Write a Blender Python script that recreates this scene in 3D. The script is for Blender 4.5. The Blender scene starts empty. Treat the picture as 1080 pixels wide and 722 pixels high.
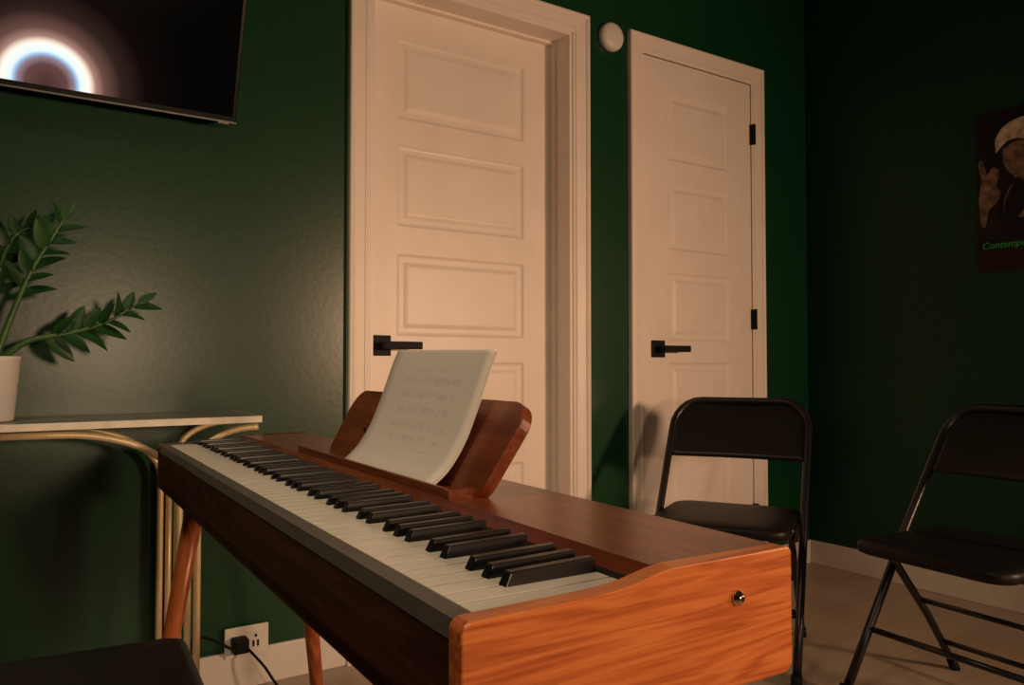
import bpy, bmesh, math, random
from mathutils import Vector, Matrix
random.seed(7)
S=bpy.context.scene
COL=S.collection
D=2.18      # door wall plane
RX=3.0      # right wall plane
H=0.86      # camera height

# ------------------------------------------------------------ materials
def newmat(name):
    m=bpy.data.materials.new(name); m.use_nodes=True
    nt=m.node_tree; b=nt.nodes['Principled BSDF']
    return m,nt,b
def N(nt,t,**k):
    n=nt.nodes.new(t)
    for a,v in k.items(): setattr(n,a,v)
    return n
def simple(name,col,rough=.5,metal=0,noise=0.12,nscale=30,bump=0.0,spec=.5):
    m,nt,b=newmat(name)
    tc=N(nt,'ShaderNodeTexCoord'); no=N(nt,'ShaderNodeTexNoise')
    no.inputs['Scale'].default_value=nscale; no.inputs['Detail'].default_value=4
    nt.links.new(tc.outputs['Object'],no.inputs['Vector'])
    r=N(nt,'ShaderNodeValToRGB')
    r.color_ramp.elements[0].position=.3; r.color_ramp.elements[1].position=.7
    r.color_ramp.elements[0].color=tuple(c*(1-noise) for c in col)+(1,)
    r.color_ramp.elements[1].color=tuple(min(1,c*(1+noise)) for c in col)+(1,)
    nt.links.new(no.outputs['Fac'],r.inputs['Fac']); nt.links.new(r.outputs['Color'],b.inputs['Base Color'])
    b.inputs['Roughness'].default_value=rough; b.inputs['Metallic'].default_value=metal
    b.inputs['Specular IOR Level'].default_value=spec
    if bump:
        bp=N(nt,'ShaderNodeBump'); bp.inputs['Strength'].default_value=bump; bp.inputs['Distance'].default_value=.002
        nt.links.new(no.outputs['Fac'],bp.inputs['Height']); nt.links.new(bp.outputs['Normal'],b.inputs['Normal'])
    return m
def wood(name,axis,c0,c1,c2,rough=.35,coat=.25,sc0=26,band=26,bandw=.35):
    m,nt,b=newmat(name)
    tc=N(nt,'ShaderNodeTexCoord'); mp=N(nt,'ShaderNodeMapping')
    sc=[sc0]*3; sc[axis]=2.2
    mp.inputs['Scale'].default_value=sc
    nt.links.new(tc.outputs['Object'],mp.inputs['Vector'])
    n1=N(nt,'ShaderNodeTexNoise'); n1.inputs['Scale'].default_value=1.0; n1.inputs['Detail'].default_value=3; n1.inputs['Distortion'].default_value=.8
    n2=N(nt,'ShaderNodeTexNoise'); n2.inputs['Scale'].default_value=5.0; n2.inputs['Detail'].default_value=7; n2.inputs['Roughness'].default_value=.7
    for n in (n1,n2): nt.links.new(mp.outputs['Vector'],n.inputs['Vector'])
    mul=N(nt,'ShaderNodeMath',operation='MULTIPLY'); mul.inputs[1].default_value=band
    nt.links.new(n1.outputs['Fac'],mul.inputs[0])
    sn=N(nt,'ShaderNodeMath',operation='SINE'); nt.links.new(mul.outputs[0],sn.inputs[0])
    mr=N(nt,'ShaderNodeMapRange'); mr.inputs['From Min'].default_value=-1; mr.inputs['From Max'].default_value=1
    mr.inputs['To Min'].default_value=.175-bandw/2; mr.inputs['To Max'].default_value=.175+bandw/2
    nt.links.new(sn.outputs[0],mr.inputs['Value'])
    ad=N(nt,'ShaderNodeMath',operation='MULTIPLY_ADD'); ad.inputs[1].default_value=.75
    nt.links.new(n2.outputs['Fac'],ad.inputs[0]); nt.links.new(mr.outputs['Result'],ad.inputs[2])
    r=N(nt,'ShaderNodeValToRGB'); e=r.color_ramp.elements
    e[0].position=.25; e[0].color=c0+(1,); e[1].position=.75; e[1].color=c2+(1,)
    x=e.new(.5); x.color=c1+(1,)
    nt.links.new(ad.outputs[0],r.inputs['Fac']); nt.links.new(r.outputs['Color'],b.inputs['Base Color'])
    b.inputs['Roughness'].default_value=rough; b.inputs['Coat Weight'].default_value=coat; b.inputs['Coat Roughness'].default_value=.25
    return m
WC=((.22,.045,.012),(.36,.085,.022),(.48,.14,.04))
M_woodlit=wood('walnut_lit_grain_x',0,(.36,.070,.015),(.66,.165,.038),(.86,.27,.070),sc0=40,band=34,bandw=.24)  # near end panel: warm lamplight painted into a brighter orange walnut
M_woodY=wood('walnut_grain_y',1,(.11,.022,.008),(.19,.042,.013),(.27,.07,.022),bandw=.22,sc0=32,rough=.28); M_woodZ=wood('walnut_grain_z',2,*WC)  # top: same walnut, toned darker than the lit end panel
M_woodshade=wood('walnut_shaded',1,(.045,.010,.005),(.07,.017,.008),(.10,.026,.011))  # same walnut with the shade of the front painted in
M_green=simple('wall_green_paint',(.0045,.046,.017),.30,noise=.08,nscale=60,bump=.10,spec=.5)
M_green2=simple('wall_green_paint_flat',(.0045,.042,.016),.5,noise=.08,nscale=60,bump=.10,spec=.22)
M_ceil=simple('ceiling_paint',(.12,.12,.11),.8)
M_white=simple('door_white_paint',(.86,.78,.71),.42,noise=.03,nscale=8)
M_base=simple('baseboard_white',(.74,.70,.64),.4,noise=.03)
M_black=simple('black_powder_coat',(.010,.009,.009),.32,noise=.2,nscale=200)
M_seat=simple('black_vinyl',(.008,.007,.007),.45,noise=.2,nscale=150,bump=.2,spec=.25)
M_hand=simple('black_hardware',(.006,.006,.006),.6,spec=.2)
M_keyw=simple('key_ivory',(.90,.85,.73),.25,noise=.02)
M_keyb=simple('key_ebony',(.012,.011,.011),.28,noise=.1)
M_grey=simple('grey_key_slip',(.12,.105,.09),.45,noise=.06)
M_gold=simple('pale_gold_metal',(.85,.70,.42),.40,metal=.30,noise=.06,nscale=80)
M_brass=simple('brass_knob',(.85,.68,.40),.2,metal=1)
M_top=simple('grey_marble_top',(.22,.22,.19),.25,noise=.3,nscale=9)
M_edge=simple('light_table_edge',(.80,.76,.64),.35)
M_pot=simple('white_ceramic',(.72,.72,.68),.3,noise=.02)
M_soil=simple('soil',(.03,.02,.012),.9,noise=.5,nscale=90)
M_leaf=simple('zz_leaf',(.014,.065,.012),.45,noise=.35,nscale=14,spec=.35)
M_stem=simple('zz_stem',(.05,.13,.035),.4,noise=.2)
M_plastic=simple('white_plastic',(.75,.72,.66),.4,noise=.02)
M_tvblk=simple('tv_bezel',(.006,.006,.007),.25)
M_silver=simple('tv_silver_trim',(.20,.20,.21),.4,metal=.8)
M_felt=simple('dark_recess',(.012,.006,.005),.8)

def floor_mat():
    m,nt,b=newmat('floor_laminate')
    tc=N(nt,'ShaderNodeTexCoord')
    br=N(nt,'ShaderNodeTexBrick'); br.offset=.37
    br.inputs['Color1'].default_value=(.47,.37,.28,1); br.inputs['Color2'].default_value=(.44,.345,.26,1)
    br.inputs['Mortar'].default_value=(.34,.265,.20,1); br.inputs['Scale'].default_value=1
    br.inputs['Mortar Size'].default_value=.0012; br.inputs['Brick Width'].default_value=1.2; br.inputs['Row Height'].default_value=.19
    nt.links.new(tc.outputs['Object'],br.inputs['Vector'])
    mp=N(nt,'ShaderNodeMapping'); mp.inputs['Scale'].default_value=(2,28,1)
    nt.links.new(tc.outputs['Object'],mp.inputs['Vector'])
    no=N(nt,'ShaderNodeTexNoise'); no.inputs['Scale'].default_value=2; no.inputs['Detail'].default_value=7; no.inputs['Distortion'].default_value=.6
    nt.links.new(mp.outputs['Vector'],no.inputs['Vector'])
    mx=N(nt,'ShaderNodeMix',data_type='RGBA',blend_type='MULTIPLY'); mx.inputs[0].default_value=.25
    r=N(nt,'ShaderNodeValToRGB'); r.color_ramp.elements[0].position=.3; r.color_ramp.elements[0].color=(.5,.48,.45,1)
    r.color_ramp.elements[1].position=.7; r.color_ramp.elements[1].color=(1,1,1,1)
    nt.links.new(no.outputs['Fac'],r.inputs['Fac'])
    nt.links.new(br.outputs['Color'],mx.inputs[6]); nt.links.new(r.outputs['Color'],mx.inputs[7])
    nt.links.new(mx.outputs[2],b.inputs['Base Color']); b.inputs['Roughness'].default_value=.42
    return m
M_floor=floor_mat()

# ------------------------------------------------------------ geometry helpers
def link(name,me,mat,parent=None,smooth=False,bevel=0,seg=2):
    o=bpy.data.objects.new(name,me); COL.objects.link(o)
    if mat is not None and len(me.materials)==0: me.materials.append(mat)
    if smooth:
        for p in me.polygons: p.use_smooth=True
    if bevel:
        md=o.modifiers.new('bev','BEVEL'); md.width=bevel; md.segments=seg; md.limit_method='ANGLE'; md.angle_limit=math.radians(40)
    if parent: o.parent=parent
    return o
def empty(name,loc=(0,0,0),rotz=0):
    o=bpy.data.objects.new(name,None); COL.objects.link(o); o.location=loc; o.rotation_euler=(0,0,rotz); o.empty_display_size=.1
    return o
def addbox(bm,lo,hi):
    v=[bm.verts.new((x,y,z)) for x in (lo[0],hi[0]) for y in (lo[1],hi[1]) for z in (lo[2],hi[2])]
    for f in ((0,1,3,2),(4,6,7,5),(0,4,5,1),(2,3,7,6),(0,2,6,4),(1,5,7,3)):
        bm.faces.new([v[i] for i in f])
    return v
def boxes(name,lst,mat,parent=None,bevel=0,seg=2):
    bm=bmesh.new()
    for lo,hi in lst: addbox(bm,lo,hi)
    bmesh.ops.recalc_face_normals(bm,faces=bm.faces)
    me=bpy.data.meshes.new(name); bm.to_mesh(me); bm.free()
    return link(name,me,mat,parent,bevel=bevel,seg=seg)
def catmull(pts,n=8):
    P=[Vector(p) for p in pts]; out=[]
    P=[P[0]*2-P[1]]+P+[P[-1]*2-P[-2]]
    for i in range(1,len(P)-2):
        for k in range(n):
            t=k/n; a,b,c,d=P[i-1],P[i],P[i+1],P[i+2]
            out.append(.5*((2*b)+(c-a)*t+(2*a-5*b+4*c-d)*t*t+(3*b-a-3*c+d)*t**3))
    out.append(P[-2]); return out
def tube_bm(bm,pts,rad,sides=12):
    n=len(pts); pts=[Vector(p) for p in pts]
    rads=rad if isinstance(rad,(list,tuple)) else [rad]*n
    t0=(pts[1]-pts[0]).normalized()
    up=Vector((0,0,1)) if abs(t0.z)<.9 else Vector((1,0,0))
    nrm=(up-t0*up.dot(t0)).normalized(); rings=[]
    for i in range(n):
        t=(pts[min(i+1,n-1)]-pts[max(i-1,0)]).normalized()
        nrm=(nrm-t*nrm.dot(t)).normalized(); bn=t.cross(nrm)
        rings.append([bm.verts.new(pts[i]+rads[i]*(math.cos(a)*nrm+math.sin(a)*bn)) for a in [2*math.pi*k/sides for k in range(sides)]])
    for i in range(n-1):
        for k in range(sides):
            bm.faces.new((rings[i][k],rings[i][(k+1)%sides],rings[i+1][(k+1)%sides],rings[i+1][k]))
    bm.faces.new(rings[0][::-1]); bm.faces.new(rings[-1])
def tubes(name,paths,mat,parent=None,sides=12):
    bm=bmesh.new()
    for pts,r in paths: tube_bm(bm,pts,r,sides)
    bmesh.ops.recalc_face_normals(bm,faces=bm.faces)
    me=bpy.data.meshes.new(name); bm.to_mesh(me); bm.free()
    return link(name,me,mat,parent,smooth=True)
def prism(name,poly,y0,y1,mat,parent=None,bevel=0,axis='y'):
    """poly in (a,b); extruded along axis y: (a,y,b) or x:(x,a,b) or z:(a,b,z)"""
    bm=bmesh.new()
    def P(a,b,c): return (a,c,b) if axis=='y' else ((c,a,b) if axis=='x' else (a,b,c))
    A=[bm.verts.new(P(a,b,y0)) for a,b in poly]; B=[bm.verts.new(P(a,b,y1)) for a,b in poly]
    bm.faces.new(A); bm.faces.new(B[::-1]); n=len(poly)
    for i in range(n): bm.faces.new((A[i],B[i],B[(i+1)%n],A[(i+1)%n]))
    bmesh.ops.recalc_face_normals(bm,faces=bm.faces)
    me=bpy.data.meshes.new(name); bm.to_mesh(me); bm.free()
    return link(name,me,mat,parent,bevel=bevel)
def lathe(name,prof,mat,parent=None,loc=(0,0,0),rot=(0,0,0),sides=40,smooth=True):
    bm=bmesh.new(); rings=[]
    for r,z in prof:
        rings.append([bm.verts.new((r*math.cos(2*math.pi*k/sides),r*math.sin(2*math.pi*k/sides),z)) for k in range(sides)])
    for i in range(len(rings)-1):
        for k in range(sides): bm.faces.new((rings[i][k],rings[i][(k+1)%sides],rings[i+1][(k+1)%sides],rings[i+1][k]))
    bm.faces.new(rings[0][::-1]); bm.faces.new(rings[-1])
    bmesh.ops.recalc_face_normals(bm,faces=bm.faces)
    me=bpy.data.meshes.new(name); bm.to_mesh(me); bm.free()
    o=link(name,me,mat,parent); o.location=loc; o.rotation_euler=rot
    if smooth:
        for p in me.polygons: p.use_smooth=len(p.vertices)==4
    return o
def rrect(cx,cy,w,h,r,n=8,rs=None):
    rs=rs or (r,r,r,r); out=[]
    for (sx,sy,a0),r in zip(((1,1,0),(-1,1,90),(-1,-1,180),(1,-1,270)),rs):
        for k in range(n+1):
            a=math.radians(a0+90*k/n)
            out.append((cx+sx*(w/2-r)+r*math.cos(a),cy+sy*(h/2-r)+r*math.sin(a)))
    return out

# ------------------------------------------------------------ room shell
X0,Y0,ZC=-2.2,-2.6,2.6
o1=(.929,1.689); o2=(2.021,2.63); DH=2.035; WT=.15
boxes('floor',[((X0-.1,Y0-.1,-.05),(RX+.1,D+WT,0))],M_floor)
boxes('ceiling',[((X0-.1,Y0-.1,ZC),(RX+.1,D+WT,ZC+.05))],M_ceil)
boxes('wall_back',[((X0,D,0),(o1[0],D+WT,ZC)),((o1[0],D,DH),(o1[1],D+WT,ZC)),((o1[1],D,0),(o2[0],D+WT,ZC)),
                   ((o2[0],D,DH),(o2[1],D+WT,ZC)),((o2[1],D,0),(RX,D+WT,ZC))],M_green)
boxes('wall_right',[((RX,Y0,0),(RX+.1,D+WT,ZC))],M_green2)
boxes('wall_left',[((X0-.1,Y0,0),(X0,D+WT,ZC))],M_green)
boxes('wall_front',[((X0-.1,Y0-.1,0),(RX+.1,Y0,ZC))],M_green)
def base(name,segs):
    return boxes(name,list(segs),M_base,bevel=.004)
base('baseboard_back',[((X0,D-.014,0),(.859,D,.10)),((1.759,D-.014,0),(1.951,D,.10)),((2.70,D-.014,0),(RX,D,.10))])
base('baseboard_right',[((RX-.014,Y0,0),(RX,D-.014,.10))])
base('baseboard_left',[((X0,Y0,0),(X0+.014,D-.014,.10))])

def casing(name,a,b,jamb):
    t=empty(name)
    w=.07
    prof=[(0,0),(0,.018),(.003,.022),(.010,.023),(.015,.020),(.019,.015),(.024,.0155),(.050,.012),(.053,.014),(.058,.014),(.062,.010),(.067,.010),(.07,.008),(.07,0)]
    bm=bmesh.new()
    cols=[]
    for (u,d) in prof:
        cols.append([bm.verts.new(c) for c in ((a-w+u,D-d,0),(a-w+u,D-d,DH+w-u),(b+w-u,D-d,DH+w-u),(b+w-u,D-d,0))])
    for i in range(len(cols)-1):
        for k in range(3): bm.faces.new((cols[i][k],cols[i][k+1],cols[i+1][k+1],cols[i+1][k]))
    bmesh.ops.recalc_face_normals(bm,faces=bm.faces)
    me=bpy.data.meshes.new('casing'); bm.to_mesh(me); bm.free()
    link('casing',me,M_white,t)
    if jamb:
        boxes('jamb',[((a-.001,D-.004,0),(a+.012,D+WT,DH+.001)),((b-.012,D-.004,0),(b+.001,D+WT,DH+.001)),((a+.0121,D-.0042,DH-.012),(b-.0121,D+WT,DH+.0008))],M_white,t)
        boxes('door_stop',[((b-.022,D+.075,0),(b-.0125,D+.0985,DH-.013)),((a+.0125,D+.075,0),(a+.022,D+.0985,DH-.013)),((a+.0225,D+.075,DH-.022),(b-.0225,D+.0985,DH-.0125))],M_white,t)
casing('trim_1',*o1,True); casing('trim_2',*o2,False)

def door(name,a,b,yf,stile,parentless=None):
    p=empty(name)
    bm=bmesh.new()
    tops=[1.91,1.565,1.215,.870,.525]; ph=.262
    xl,xr=a+stile,b-stile; z0=.008; z1=DH-.004
    if name=='door_1': z1=DH-.013
    def q(x0,x1,za,zb,y=yf):
        bm.faces.new([bm.verts.new(c) for c in ((x0,y,za),(x1,y,za),(x1,y,zb),(x0,y,zb))])
    q(a,xl,z0,z1); q(xr,b,z0,z1)
    zs=[z1]+sum([[t,t-ph] for t in tops],[])+[z0]
    for i in range(0,len(zs),2): q(xl,xr,zs[i+1],zs[i])
    for t in tops:
        prev=None
        for ins,dy in ((0,0),(.008,.006),(.013,.007),(.026,.007),(.038,.002),(.042,.0015)):
            ring=[bm.verts.new(c) for c in ((xl+ins,yf+dy,t-ph+ins),(xr-ins,yf+dy,t-ph+ins),(xr-ins,yf+dy,t-ins),(xl+ins,yf+dy,t-ins))]
            if prev:
                for k in range(4): bm.faces.new((prev[k],prev[(k+1)%4],ring[(k+1)%4],ring[k]))
            prev=ring
        bm.faces.new(prev)
    addbox(bm,(a,yf+.012,z0),(b,yf+.036,z1))
    for c in (((a,z0),(a,z1)),((b,z0),(b,z1)),((a,z1),(b,z1))):
        (x0,za),(x1,zb)=c
        bm.faces.new([bm.verts.new(k) for k in ((x0,yf,za),(x1,yf,zb),(x1,yf+.012,zb),(x0,yf+.012,za))])
    me=bpy.data.meshes.new(name+'_slab'); bm.to_mesh(me); bm.free()
    link('slab',me,M_white,p)
    hx=a+.068; hz=.922
    boxes('rose',[((hx-.032,yf-.009,hz-.032),(hx+.032,yf,hz+.032))],M_hand,p,bevel=.002)
    tubes('handle_neck',[([(hx,yf-.009,hz),(hx,yf-.052,hz)],.011)],M_hand,p)
    boxes('lever',[((hx-.012,yf-.060,hz-.012),(hx+.118,yf-.046,hz+.012))],M_hand,p,bevel=.003)
    return p
door('door_1',o1[0]+.014,o1[1]-.014,D+.10,.122)
d2=door('door_2',o2[0]+.003,o2[1]-.003,D-.004,.130)
for i,z in enumerate((1.82,1.05,.25)):
    tubes('hinge_%d'%(i+1),[([(o2[1],D-.022,z-.042),(o2[1],D-.022,z+.042)],.007)],M_hand,d2)
    boxes('hinge_leaf_%d'%(i+1),[((o2[1]-.009,D-.018,z-.041),(o2[1]+.006,D-.004,z+.041))],M_hand,d2)

sd=empty('smoke_detector')
lathe('detector_body',[(.050,0),(.052,.004),(.052,.018),(.046,.027),(.034,.032),(.012,.033)],M_plastic,sd,loc=(1.863,D,2.055),rot=(math.pi/2,0,0))

# ------------------------------------------------------------ TV
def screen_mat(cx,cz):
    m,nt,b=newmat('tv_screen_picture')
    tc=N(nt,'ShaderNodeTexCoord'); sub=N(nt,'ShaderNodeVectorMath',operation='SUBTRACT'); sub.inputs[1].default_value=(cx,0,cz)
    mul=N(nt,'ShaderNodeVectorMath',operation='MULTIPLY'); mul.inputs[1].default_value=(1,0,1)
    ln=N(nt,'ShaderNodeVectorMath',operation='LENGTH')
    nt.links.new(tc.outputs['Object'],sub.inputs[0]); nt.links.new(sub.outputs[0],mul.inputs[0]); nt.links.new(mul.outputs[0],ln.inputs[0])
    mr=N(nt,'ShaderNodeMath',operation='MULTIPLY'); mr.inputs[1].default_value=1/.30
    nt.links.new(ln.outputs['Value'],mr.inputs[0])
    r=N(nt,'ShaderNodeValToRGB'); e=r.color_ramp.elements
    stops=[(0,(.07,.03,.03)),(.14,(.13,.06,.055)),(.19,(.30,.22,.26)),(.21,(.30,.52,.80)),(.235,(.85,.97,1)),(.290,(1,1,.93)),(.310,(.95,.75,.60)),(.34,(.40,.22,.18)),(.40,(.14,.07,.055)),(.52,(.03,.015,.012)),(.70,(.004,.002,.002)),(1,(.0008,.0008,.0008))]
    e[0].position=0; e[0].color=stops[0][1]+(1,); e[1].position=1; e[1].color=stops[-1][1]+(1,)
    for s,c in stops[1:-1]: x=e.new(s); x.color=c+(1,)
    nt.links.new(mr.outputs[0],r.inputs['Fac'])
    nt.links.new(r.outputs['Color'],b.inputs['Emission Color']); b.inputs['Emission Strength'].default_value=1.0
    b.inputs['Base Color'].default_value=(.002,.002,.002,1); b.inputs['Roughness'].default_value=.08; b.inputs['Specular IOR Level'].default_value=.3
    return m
tv=empty('television',(.52,2.10,1.49)); tv.rotation_euler=(math.radians(20),0,0)
TW,TH=1.11,.64
boxes('bezel',[((-TW,0,0),(0,.035,TH))],M_tvblk,tv,bevel=.003)
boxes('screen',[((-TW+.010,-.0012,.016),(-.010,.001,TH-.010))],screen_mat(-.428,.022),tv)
boxes('bottom_trim',[((-TW,-.003,0),(0,.004,.004))],M_silver,tv)
boxes('logo_tab',[((-.045,-.002,-.004),(-.018,.006,.004))],M_silver,tv)
boxes('back_housing',[((-TW+.2,.035,.1),(-.2,.07,TH-.15))],M_tvblk,tv,bevel=.01)
boxes('mount_plate',[((-.75,.069,.20),(-.36,.10,.36))],M_hand,tv,bevel=.003)
mb=boxes('mount_arm',[((-.62,.09,.22),(-.50,.24,.30))],M_hand,tv)

# ------------------------------------------------------------ poster on right wall
ps=empty('wall_poster')
PY0,PY1,PZ0,PZ1=1.450,1.04,1.196,1.772
M_pb=simple('poster_print_dark',(.010,.008,.007),.5,noise=.6,nscale=12,spec=.2)
M_pr=simple('poster_print_maroon',(.022,.007,.006),.5,noise=.4,nscale=20,spec=.2)
M_pw=simple('poster_print_cream',(.55,.44,.33),.5,noise=.5,nscale=40)
M_pt=simple('poster_print_tan',(.17,.10,.065),.5,noise=.8,nscale=40)
M_pg=simple('poster_print_green',(.03,.45,.07),.5)
boxes('sheet',[((RX-.006,PY1,PZ0),(RX-.0005,PY0,PZ1))],M_pb,ps)
boxes('lower_band',[((RX-.007,PY1,PZ0),(RX-.0055,PY0,PZ0+.075))],M_pr,ps)
def pshape(name,pts,mat,off):
    sm=catmull([(0,p[0],p[1]) for p in pts]+[(0,pts[0][0],pts[0][1])],6)[:-1]
    prism(name,[(q.y,q.z) for q in sm],RX-off,RX-off+.001,mat,ps,axis='x')
pshape('figure_cap',[(1.385,1.62),(1.385,1.67),(1.35,1.715),(1.28,1.73),(1.22,1.70),(1.21,1.64),(1.25,1.625),(1.30,1.655),(1.345,1.655)],M_pw,.0075)
pshape('figure_face',[(1.36,1.63),(1.31,1.65),(1.25,1.62),(1.24,1.55),(1.28,1.50),(1.33,1.53),(1.36,1.58)],M_pt,.0080)
pshape('figure_hand',[(1.445,1.47),(1.435,1.53),(1.445,1.59),(1.43,1.60),(1.415,1.55),(1.395,1.57),(1.375,1.55),(1.385,1.50),(1.37,1.48),(1.385,1.44),(1.41,1.42),(1.425,1.36),(1.44,1.38)],M_pt,.0085)
pshape('figure_sleeve',[(1.36,1.45),(1.33,1.50),(1.26,1.50),(1.20,1.42),(1.24,1.38),(1.32,1.38),(1.36,1.40)],M_pt,.0070)
pshape('instrument_bell',[(1.34,1.48),(1.31,1.52),(1.28,1.47),(1.30,1.40),(1.34,1.37),(1.36,1.42)],M_pb,.0090)
cu=bpy.data.curves.new('t','FONT'); cu.body='Contemporary'; cu.size=.034; cu.extrude=.0004; cu.shear=.3
to=bpy.data.objects.new('t',cu); COL.objects.link(to)
me=bpy.data.meshes.new_from_object(to)
bpy.data.objects.remove(to)
tx=link('lettering',me,M_pg,ps); tx.rotation_euler=(math.pi/2,0,-math.pi/2); tx.location=(RX-.0085,PY0-.012,PZ0+.083)

# ------------------------------------------------------------ folding chairs
def arcprofile(cx,cz,r,a0,a1,n=6):
    return [(cx+r*math.cos(math.radians(a0+(a1-a0)*k/n)),cz+r*math.sin(math.radians(a0+(a1-a0)*k/n))) for k in range(n+1)]
def folding_chair(name,loc,ang):
    e=empty(name,(loc[0],loc[1],0),ang)
    hw=.218; HT=.740; SZ=-.034   # seat drop
    def Fx(z): return .255-.47*z/HT
    left=[(-hw,z) for z in (.012,.15,.30,.42,.53,.63)]
    cr=.085
    arc=[(-hw+cr-cr*math.cos(math.radians(a)),HT-cr+cr*math.sin(math.radians(a))) for a in range(10,91,16)]
    half=left+arc
    full=half+[(-y,z) for y,z in half[::-1]]
    def off(z): return -.02*max(0,(z-.42))/.33
    pts=[(Fx(z)+off(z),y,z) for y,z in full]
    tubes('frame_tube',[(pts,.012)],M_black,e)
    rl=[]
    for s in (-1,1):
        rl.append(([(-.175,s*.192,.012),(-.06,s*.192,.17),(.11,s*.192,.37),(.135,s*.192,.395)],.0105))
    tubes('rear_legs',rl,M_black,e)
    tubes('crossbars',[([(-.12,-.192,.09),(-.12,.192,.09)],.007),([(-.02,-.192,.22),(-.02,.192,.22)],.007),([(Fx(.16),-hw,.16),(Fx(.16),hw,.16)],.008)],M_black,e)
    f=[]
    for s in (-1,1):
        f.append(([(.260,s*hw,.0),(.246,s*hw,.03)],.0150)); f.append(([(-.180,s*.192,0),(-.162,s*.192,.03)],.0135))
    tubes('foot_caps',f,M_hand,e)
    bm=bmesh.new(); layers=[]
    for ins,z in ((.012,.412),(0,.418),(0,.436),(.006,.443),(.020,.447),(.06,.448)):
        layers.append([bm.verts.new((a,b,z+SZ)) for a,b in rrect(.055,0,.40-2*ins,.40-2*ins,.055-ins*.5,6)])
    n=len(layers[0])
    for i in range(len(layers)-1):
        for k in range(n): bm.faces.new((layers[i][k],layers[i][(k+1)%n],layers[i+1][(k+1)%n],layers[i+1][k]))
    bm.faces.new(layers[0][::-1]); bm.faces.new(layers[-1])
    bmesh.ops.recalc_face_normals(bm,faces=bm.faces)
    me=bpy.data.meshes.new('seat'); bm.to_mesh(me); bm.free()
    link('seat',me,M_seat,e,smooth=True)
    boxes('brackets',[((-.07,s*.206-.004,.395+SZ),(.13,s*.206+.004,.425+SZ)) for s in (-1,1)],M_black,e,bevel=.002)
    NY=20; outl=[]
    def halfw(z):
        if z>HT-cr:
            q=(z-(HT-cr))/cr; q=min(q,1); return hw-cr+cr*math.sqrt(max(0,1-q*q))
        return hw
    zs=[HT-.18,HT-.165,HT-.14,HT-.11,HT-.09,HT-.065,HT-.045,HT-.025,HT-.010,HT-.003]
    bm=bmesh.new()
    for side in (0,1):
        g=[]
        for z in zs:
            w=halfw(z); row=[]
            for k in range(NY+1):
                y=-w+2*w*k/NY
                x=Fx(z)+off(z)-.018*math.cos(math.pi*.5*y/hw)+(.006 if side else -.006)
                row.append(bm.verts.new((x,y,z)))
            g.append(row)
        outl.append(g)
    for g in outl:
        for i in range(len(zs)-1):
            for k in range(NY): bm.faces.new((g[i][k],g[i][k+1],g[i+1][k+1],g[i+1][k]))
    A,B=outl
    for k in range(NY):
        bm.faces.new((A[0][k],A[0][k+1],B[0][k+1],B[0][k])); bm.faces.new((A[-1][k],A[-1][k+1],B[-1][k+1],B[-1][k]))
    for i in range(len(zs)-1):
        for k in (0,NY): bm.faces.new((A[i][k],A[i+1][k],B[i+1][k],B[i][k]))
    bmesh.ops.recalc_face_normals(bm,faces=bm.faces)
    me=bpy.data.meshes.new('backrest'); bm.to_mesh(me); bm.free()
    link('backrest',me,M_black,e,smooth=True)
    return e
folding_chair('folding_chair',(1.91,1.675),math.radians(211))
folding_chair('folding_chair.001',(2.095,1.015),math.radians(175.2))
# piano bench (black padded) beside the keyboard
pb=empty('piano_bench',(.045,1.035,0),math.radians(-4))
bm=bmesh.new(); layers=[]
for ins,z in ((.006,.402),(0,.406),(0,.437),(.005,.445),(.016,.450),(.06,.452)):
    layers.append([bm.verts.new((a,b,z)) for a,b in rrect(0,0,.38-2*ins,.56-2*ins,.022,6)])
n=len(layers[0])
for i in range(len(layers)-1):
    for k in range(n): bm.faces.new((layers[i][k],layers[i][(k+1)%n],layers[i+1][(k+1)%n],layers[i+1][k]))
bm.faces.new(layers[0][::-1]); bm.faces.new(layers[-1])
bmesh.ops.recalc_face_normals(bm,faces=bm.faces)
me=bpy.data.meshes.new('cushion'); bm.to_mesh(me); bm.free()
link('cushion',me,M_seat,pb,smooth=True)
boxes('apron',[((-.17,-.26,.35),(.17,-.24,.402)),((-.17,.24,.35),(.17,.26,.402)),((-.17,-.24,.35),(-.15,.24,.402)),((.15,-.24,.35),(.17,.24,.402))],M_black,pb,bevel=.002)
boxes('bench_legs',[((sx*.155-.016,sy*.245-.016,0),(sx*.155+.016,sy*.245+.016,.352)) for sx in (-1,1) for sy in (-1,1)],M_black,pb,bevel=.003)

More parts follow.
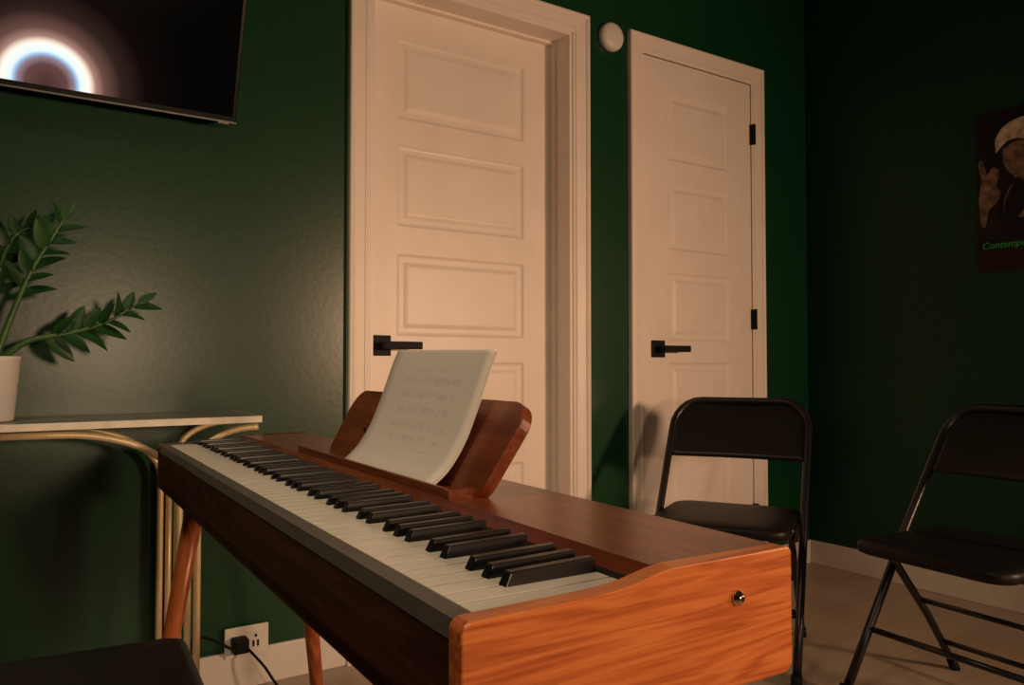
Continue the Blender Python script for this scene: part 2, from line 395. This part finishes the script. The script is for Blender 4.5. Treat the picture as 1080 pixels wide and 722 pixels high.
# ------------------------------------------------------------ console table
ct=empty('console_table')
TZ=.74; xa,xb,ya,yb=-.66,.53,1.88,2.163
boxes('table_top',[((xa,ya,TZ-.012),(xb,yb,TZ))],M_top,ct,bevel=.002)
boxes('table_rim',[((xa-.002,ya-.003,TZ-.014),(xb+.002,ya,TZ+.001)),((xb,ya,TZ-.014),(xb+.003,yb,TZ+.001)),((xa-.003,ya,TZ-.014),(xa,yb,TZ+.001))],M_edge,ct)
paths=[]; cx=(xa+xb)/2
for y in (ya+.02,yb-.025):
    for xc,s in ((.375,1),(2*cx-.375,-1)):
        xi=xc-s*.020
        curve=[]
        for k in range(0,12):
            a=math.radians(90*k/11); curve.append((xi-s*.24*(1-math.cos(a)),y,.58+.134*math.sin(a)))
        paths.append(([(xi,y,.0),(xi,y,.3),(xi,y,.56)]+curve+[(cx,y,.7155)],.008))
        xo=xc+s*.020
        curve=[]
        for k in range(0,12):
            a=math.radians(90*k/11); curve.append((xo+s*.125*(1-math.cos(a)),y,.64+.074*math.sin(a)))
        paths.append(([(xo,y,0),(xo,y,.3),(xo,y,.62)]+curve+[(xo+s*.133,y,.7145)],.008))
        paths.append(([(xc,y,0),(xc,y,.3),(xc,y,.62)],.0075))
for xc in (.375,2*cx-.375):
    paths.append(([(xc,ya+.02,.05),(xc,yb-.025,.05)],.007))
tubes('gold_frame',paths,M_gold,ct)

# ------------------------------------------------------------ potted ZZ plant
pp=empty('potted_zz_plant',(-.010,2.00,TZ+.001))
lathe('pot',[(.046,0),(.050,.004),(.060,.13),(.062,.138),(.056,.138),(.054,.12),(.01,.12)],M_pot,pp)
lathe('soil',[(.0545,.115),(.0545,.122),(.01,.124)],M_soil,pp)
def leafmesh(bm,base,dirv,upv,L,W):
    d=dirv.normalized(); u=(upv-d*upv.dot(d)).normalized(); s=d.cross(u)
    n=8; rows=[]
    for i in range(n+1):
        t=i/n; w=W*.5*(math.sin(math.pi*t**.75)**.8 if 0<t<1 else 0)+.0005
        c=base+d*L*t-u*(.12*L*t*t)
        rows.append([bm.verts.new(c-s*w+u*w*.35),bm.verts.new(c),bm.verts.new(c+s*w+u*w*.35)])
    for i in range(n):
        for k in range(2): bm.faces.new((rows[i][k],rows[i][k+1],rows[i+1][k+1],rows[i+1][k]))
stems=[
 [(0.01,0,.12),(.04,-.005,.22),(.075,-.01,.32),(.115,-.015,.40),(.135,-.015,.440)],
 [(0.015,.0,.12),(.07,-.01,.170),(.15,-.015,.19),(.22,-.02,.215),(.285,-.02,.26)],
 [(0,0,.12),(.01,.02,.22),(.02,.03,.33),(.045,.04,.40),(.08,.05,.43)],
 [(-.01,0,.12),(-.03,.01,.30),(-.055,.01,.47),(-.05,.0,.60),(-.03,-.01,.67)],
 [(-.015,0,.12),(-.09,.0,.25),(-.17,-.01,.36),(-.22,-.01,.42)],
 [(-.01,-.02,.12),(-.08,-.05,.20),(-.16,-.08,.24),(-.22,-.09,.25)],
]
bm=bmesh.new(); sp=[]
for si,st in enumerate(stems):
    c=catmull(st,8); n=len(c)
    sp.append((c,[.0080-.0058*i/(n-1) for i in range(n)]))
    Ls=[0]
    for i in range(1,n): Ls.append(Ls[-1]+(c[i]-c[i-1]).length)
    tot=Ls[-1]; pos=tot*(.46 if si!=1 else .36); k=0
    while pos<tot*.985:
        i=max(j for j in range(n) if Ls[j]<=pos); i=min(i,n-2)
        p=c[i].lerp(c[i+1],(pos-Ls[i])/(Ls[i+1]-Ls[i]+1e-9)); t=(c[i+1]-c[i]).normalized()
        side=t.cross(Vector((0,1,0))).normalized()*(1 if k%2 else -1)
        yj=Vector((0,random.uniform(-.6,.3),0))
        fr=pos/tot
        d=(t*random.uniform(.5,.95)+side*(.95-.35*fr)+yj)
        L=(.068 if fr<.85 else .056)*random.uniform(.82,1.15)
        leafmesh(bm,p,d,Vector((random.uniform(-.8,.8),-.8,.9)),L,L*.42)
        pos+=.0155; k+=1
    leafmesh(bm,c[-1],(c[-1]-c[-2]),Vector((0,-1,.4)),.05,.02)
me=bpy.data.meshes.new('leaves'); bm.to_mesh(me); bm.free()
link('leaves',me,M_leaf,pp,smooth=True)
tubes('stems',sp,M_stem,pp,sides=8)

# ------------------------------------------------------------ outlet + cable
ol=empty('power_outlet')
boxes('plate',[((.520,D-.020,.085),(.635,D-.012,.165)),((.525,D-.013,.09),(.63,D,.16))],M_plastic,ol,bevel=.003)
boxes('sockets',[((.592,D-.0215,.108),(.597,D-.019,.125)),((.604,D-.0215,.108),(.609,D-.019,.125)),((.598,D-.0215,.133),(.604,D-.019,.140))],M_hand,ol)
boxes('plug',[((.535,D-.058,.105),(.575,D-.019,.143))],M_hand,ol,bevel=.005)
tubes('cord',[(catmull([(.545,D-.055,.118),(.52,D-.08,.135),(.48,D-.07,.16),(.44,D-.05,.165),(.40,D-.10,.12),(.30,D-.10,.02),(.1,D-.06,.006)],8),.0035),
              (catmull([(.57,D-.055,.118),(.60,D-.10,.08),(.64,D-.13,.02),(.70,D-.20,.006),(.66,D-.3,.006),(.6,D-.35,.006)],8),.0035)],M_hand,ol,sides=8)

# ------------------------------------------------------------ digital piano
th=math.atan2(-.0297,.9996)
pn=empty('digital_piano',(.2432,.4254,0),th)
L=1.31; W=.306; ZB=.611; ZF=.700; ZT=.711; EC=.018; KR=.155
prof=arcprofile(.006,ZB+.006,.006,180,270)+arcprofile(W-.010,ZB+.010,.010,270,360)+arcprofile(W-.006,ZT-.005,.006,0,90)+[(.176,ZT+.001),(.162,ZT-.001),(.150,ZF+.0075),(.138,ZF+.005),(.120,ZF+.003),(.09,ZF+.002)]+arcprofile(.008,ZF-.008+.001,.008,90,180)
prism('end_panel_1',prof,0,EC,M_woodlit,pn,bevel=.0015)
prism('end_panel_2',prof,L-EC,L,M_woodshade,pn,bevel=.0015)
boxes('front_board',[((.002,EC,ZB+.004),(.016,L-EC,ZF-.014))],M_woodshade,pn,bevel=.001)
prism('key_slip',[(.001,ZF-.014),(.003,ZF-.001),(.0195,ZF-.001),(.0195,ZF-.014)],EC,L-EC,M_grey,pn)
boxes('bottom_board',[((.002,EC,ZB+.002),(W-.002,L-EC,ZB+.016))],M_woodshade,pn)
boxes('back_board',[((W-.014,EC,ZB+.016),(W-.001,L-EC,ZT-.013))],M_woodY,pn)
prism('top_board',[(KR+.004,ZT-.010),(KR+.014,ZT),(W-.003,ZT),(W,ZT-.003),(W,ZT-.013),(KR+.004,ZT-.013)],EC,L-EC,M_woodY,pn)
prism('fallboard_recess',[(KR-.001,.665),(KR-.001,.694),(KR+.004,ZT-.010),(KR+.008,ZT-.0135),(KR+.008,.665)],EC,L-EC,M_felt,pn)
boxes('key_bed',[((.02,EC,.664),(KR,L-EC,.672))],M_felt,pn)
lathe('brass_knob',[(.0062,0),(.0062,.002),(.0045,.0035),(.0035,.005),(.002,.0058)],M_brass,pn,loc=(.242,0,.680),rot=(math.pi/2,0,0),sides=24)
kw=(L-2*EC-.004)/52; k0=L-EC-.002; ZK=.6985
bm=bmesh.new()
for i in range(52):
    y1=k0-i*kw; y0=y1-kw
    addbox(bm,(.021,y0+.0008,.674),(KR-.002,y1-.0008,ZK))
bmesh.ops.recalc_face_normals(bm,faces=bm.faces)
me=bpy.data.meshes.new('white_keys'); bm.to_mesh(me); bm.free()
link('white_keys',me,M_keyw,pn,bevel=.0008,seg=2)
bm=bmesh.new()
for i in range(51):
    if 'ABCDEFG'[i%7] in 'ACDFG':
        yc=k0-(i+1)*kw
        off={'C':.0015,'D':-.0015,'F':.002,'G':0,'A':-.002}['ABCDEFG'[i%7]]; yc+=off
        hb,ht=.0060,.0048; f0,f1=.066,.074; r=KR-.003
        zt=ZK+.0115
        pts=[(f0,-hb,ZK-.006),(r,-hb,ZK-.006),(r,hb,ZK-.006),(f0,hb,ZK-.006),(f1,-ht,zt-.0015),(r,-ht,zt),(r,ht,zt),(f1,ht,zt-.0015)]
        v=[bm.verts.new((a,yc+b,c)) for a,b,c in pts]
        for f in ((0,3,2,1),(4,5,6,7),(0,1,5,4),(1,2,6,5),(2,3,7,6),(3,0,4,7)): bm.faces.new([v[j] for j in f])
bmesh.ops.recalc_face_normals(bm,faces=bm.faces)
me=bpy.data.meshes.new('black_keys'); bm.to_mesh(me); bm.free()
link('black_keys',me,M_keyb,pn,bevel=.0012,seg=3)
lg=[]
for t,dt in ((.13,-.09),(L-.13,.09)):
    for w,dw in ((.055,-.085),(W-.055,.085)):
        lg.append(([(w,t,ZB+.003),(w+dw*.5,t+dt*.5,ZB*.5),(w+dw,t+dt,0.0)],[.019,.0155,.0115]))
tubes('legs',lg,M_woodZ,pn,sides=20)
# music stand
ms=empty('music_stand'); ms.parent=pn
tc_,ww=.596,.550; hh=.122
poly=[]
for a,b in rrect(0,0,ww,hh,0,10,rs=(.036,.036,.022,.022)):
    k=(b+hh/2)/hh                      # ends flare slightly toward the top
    poly.append((a*(.94+.06*k),b+.008*math.cos(math.pi*a/ww)*(1 if b>0 else 0)))
bm=bmesh.new(); A=[];B=[]
for a,b in poly:
    A.append(bm.verts.new((0,a,b+hh/2))); B.append(bm.verts.new((.016,a,b+hh/2)))
bm.faces.new(A); bm.faces.new(B[::-1]); n=len(A)
for i in range(n): bm.faces.new((A[i],B[i],B[(i+1)%n],A[(i+1)%n]))
bmesh.ops.recalc_face_normals(bm,faces=bm.faces)
me=bpy.data.meshes.new('rest_board'); bm.to_mesh(me); bm.free()
rb=link('rest_board',me,M_woodY,ms,bevel=.002); rb.location=(.199,tc_,ZT+.001); rb.rotation_euler=(0,math.radians(31),0)
boxes('ledge',[((.174,.355,ZT-.001),(.205,.93,ZT+.005)),((.174,.355,ZT+.004),(.179,.93,ZT+.010)),((.170,.350,ZT-.001),(.208,.364,ZT+.010))],M_woodY,ms,bevel=.0015)
tubes('support_rods',[([(.222,.45,ZT+.05),(.262,.45,ZT-.001)],.003),([(.222,.74,ZT+.05),(.262,.74,ZT-.001)],.003)],M_hand,ms)

# sheet music
def paper_mat():
    m,nt,b=newmat('sheet_music_print')
    uv=N(nt,'ShaderNodeUVMap'); sep=N(nt,'ShaderNodeSeparateXYZ'); nt.links.new(uv.outputs[0],sep.inputs[0])
    m1=N(nt,'ShaderNodeMath',operation='MULTIPLY'); m1.inputs[1].default_value=11; nt.links.new(sep.outputs['Y'],m1.inputs[0])
    fr=N(nt,'ShaderNodeMath',operation='FRACT'); nt.links.new(m1.outputs[0],fr.inputs[0])
    lt=N(nt,'ShaderNodeMath',operation='LESS_THAN'); lt.inputs[1].default_value=.45; nt.links.new(fr.outputs[0],lt.inputs[0])
    mp=N(nt,'ShaderNodeMapping'); mp.inputs['Scale'].default_value=(26,16,1); nt.links.new(uv.outputs[0],mp.inputs['Vector'])
    no=N(nt,'ShaderNodeTexNoise'); no.inputs['Scale'].default_value=1; no.inputs['Detail'].default_value=2; nt.links.new(mp.outputs[0],no.inputs['Vector'])
    gt=N(nt,'ShaderNodeMapRange'); gt.inputs['From Min'].default_value=.40; gt.inputs['From Max'].default_value=.65; nt.links.new(no.outputs['Fac'],gt.inputs['Value'])
    mm=N(nt,'ShaderNodeMath',operation='MULTIPLY'); nt.links.new(lt.outputs[0],mm.inputs[0]); nt.links.new(gt.outputs[0],mm.inputs[1])
    prev=mm
    for ax,a,bb in (('X',.22,.80),('Y',.22,.74)):
        g=N(nt,'ShaderNodeMath',operation='GREATER_THAN'); g.inputs[1].default_value=a; nt.links.new(sep.outputs[ax],g.inputs[0])
        l=N(nt,'ShaderNodeMath',operation='LESS_THAN'); l.inputs[1].default_value=bb; nt.links.new(sep.outputs[ax],l.inputs[0])
        x=N(nt,'ShaderNodeMath',operation='MULTIPLY'); nt.links.new(g.outputs[0],x.inputs[0]); nt.links.new(l.outputs[0],x.inputs[1])
        y=N(nt,'ShaderNodeMath',operation='MULTIPLY'); nt.links.new(x.outputs[0],y.inputs[0]); nt.links.new(prev.outputs[0],y.inputs[1]); prev=y
    mx=N(nt,'ShaderNodeMix',data_type='RGBA'); mx.inputs[6].default_value=(.88,.82,.74,1); mx.inputs[7].default_value=(.76,.71,.64,1)
    nt.links.new(prev.outputs[0],mx.inputs[0]); nt.links.new(mx.outputs[2],b.inputs['Base Color']); b.inputs['Roughness'].default_value=.6
    return m
M_paper=paper_mat()
sm=empty('sheet_music')
sm.location=pn.location; sm.rotation_euler=pn.rotation_euler
def sheet(name,t0,t1,off,mat,dz=0):
    prof=catmull([(.1815,0,.7185),(.202,0,.738),(.222,0,.770),(.240,0,.815),(.254,0,.856),(.264,0,.882)],6)
    bm=bmesh.new(); uvl=bm.loops.layers.uv.new('UVMap'); n=len(prof); NT=12; G=[]
    for i,p in enumerate(prof):
        row=[]
        for k in range(NT+1):
            s=k/NT; t=t0+(t1-t0)*s
            f=i/(n-1)
            bow=.006*f*math.sin(math.pi*s)
            row.append((bm.verts.new((p.x+off+bow+.006*f*s,t-.010*f*(1-s),p.z+dz-.003*f*(1-s)+.002*f*s)),s,f))
        G.append(row)
    for i in range(n-1):
        for k in range(NT):
            q=[G[i][k],G[i][k+1],G[i+1][k+1],G[i+1][k]]
            fc=bm.faces.new([a[0] for a in q])
            for lp,a in zip(fc.loops,q): lp[uvl].uv=(1-a[1],1-a[2])
    me=bpy.data.meshes.new(name); bm.to_mesh(me); bm.free()
    o=link(name,me,mat,sm,smooth=True)
    md=o.modifiers.new('s','SOLIDIFY'); md.thickness=.0004
sheet('front_page',.412,.712,-.003,M_paper)
sheet('second_page',.408,.708,-.001,M_paper,dz=-.001)

# ------------------------------------------------------------ lights
def area(name,loc,target,size,power,col,sy=None,spread=180):
    l=bpy.data.lights.new(name,'AREA'); l.energy=power; l.color=col; l.size=size; l.spread=math.radians(spread)
    if sy: l.shape='RECTANGLE'; l.size_y=sy
    o=bpy.data.objects.new(name,l); COL.objects.link(o); o.location=loc
    o.rotation_euler=(Vector(target)-Vector(loc)).to_track_quat('-Z','Y').to_euler()
    return o
area('lamp_key',(2.68,-1.15,1.12),(1.25,1.9,.95),.30,16,(1,.59,.35),spread=95)
area('lamp_fill',(.62,-1.75,1.04),(.25,2.1,.9),.22,9,(1,.68,.42),spread=120)
area('overhead_fill',(-.35,.75,2.5),(.2,1.0,.7),.5,4.6,(1,.74,.50),spread=100)  # added light with no fixture, brightens sheet music and keys from above
w=bpy.data.worlds.new('world'); S.world=w; w.use_nodes=True
w.node_tree.nodes['Background'].inputs[0].default_value=(.02,.025,.02,1)
w.node_tree.nodes['Background'].inputs[1].default_value=.5
S.view_settings.view_transform='Standard'

# ------------------------------------------------------------ camera
cam=bpy.data.cameras.new('camera'); co=bpy.data.objects.new('camera',cam); COL.objects.link(co)
cam.sensor_width=36; cam.lens=830/1080*36; cam.clip_start=.02
co.location=(0,0,H); co.rotation_euler=(math.radians(90+1.66),0,math.radians(-33.4))
S.camera=co
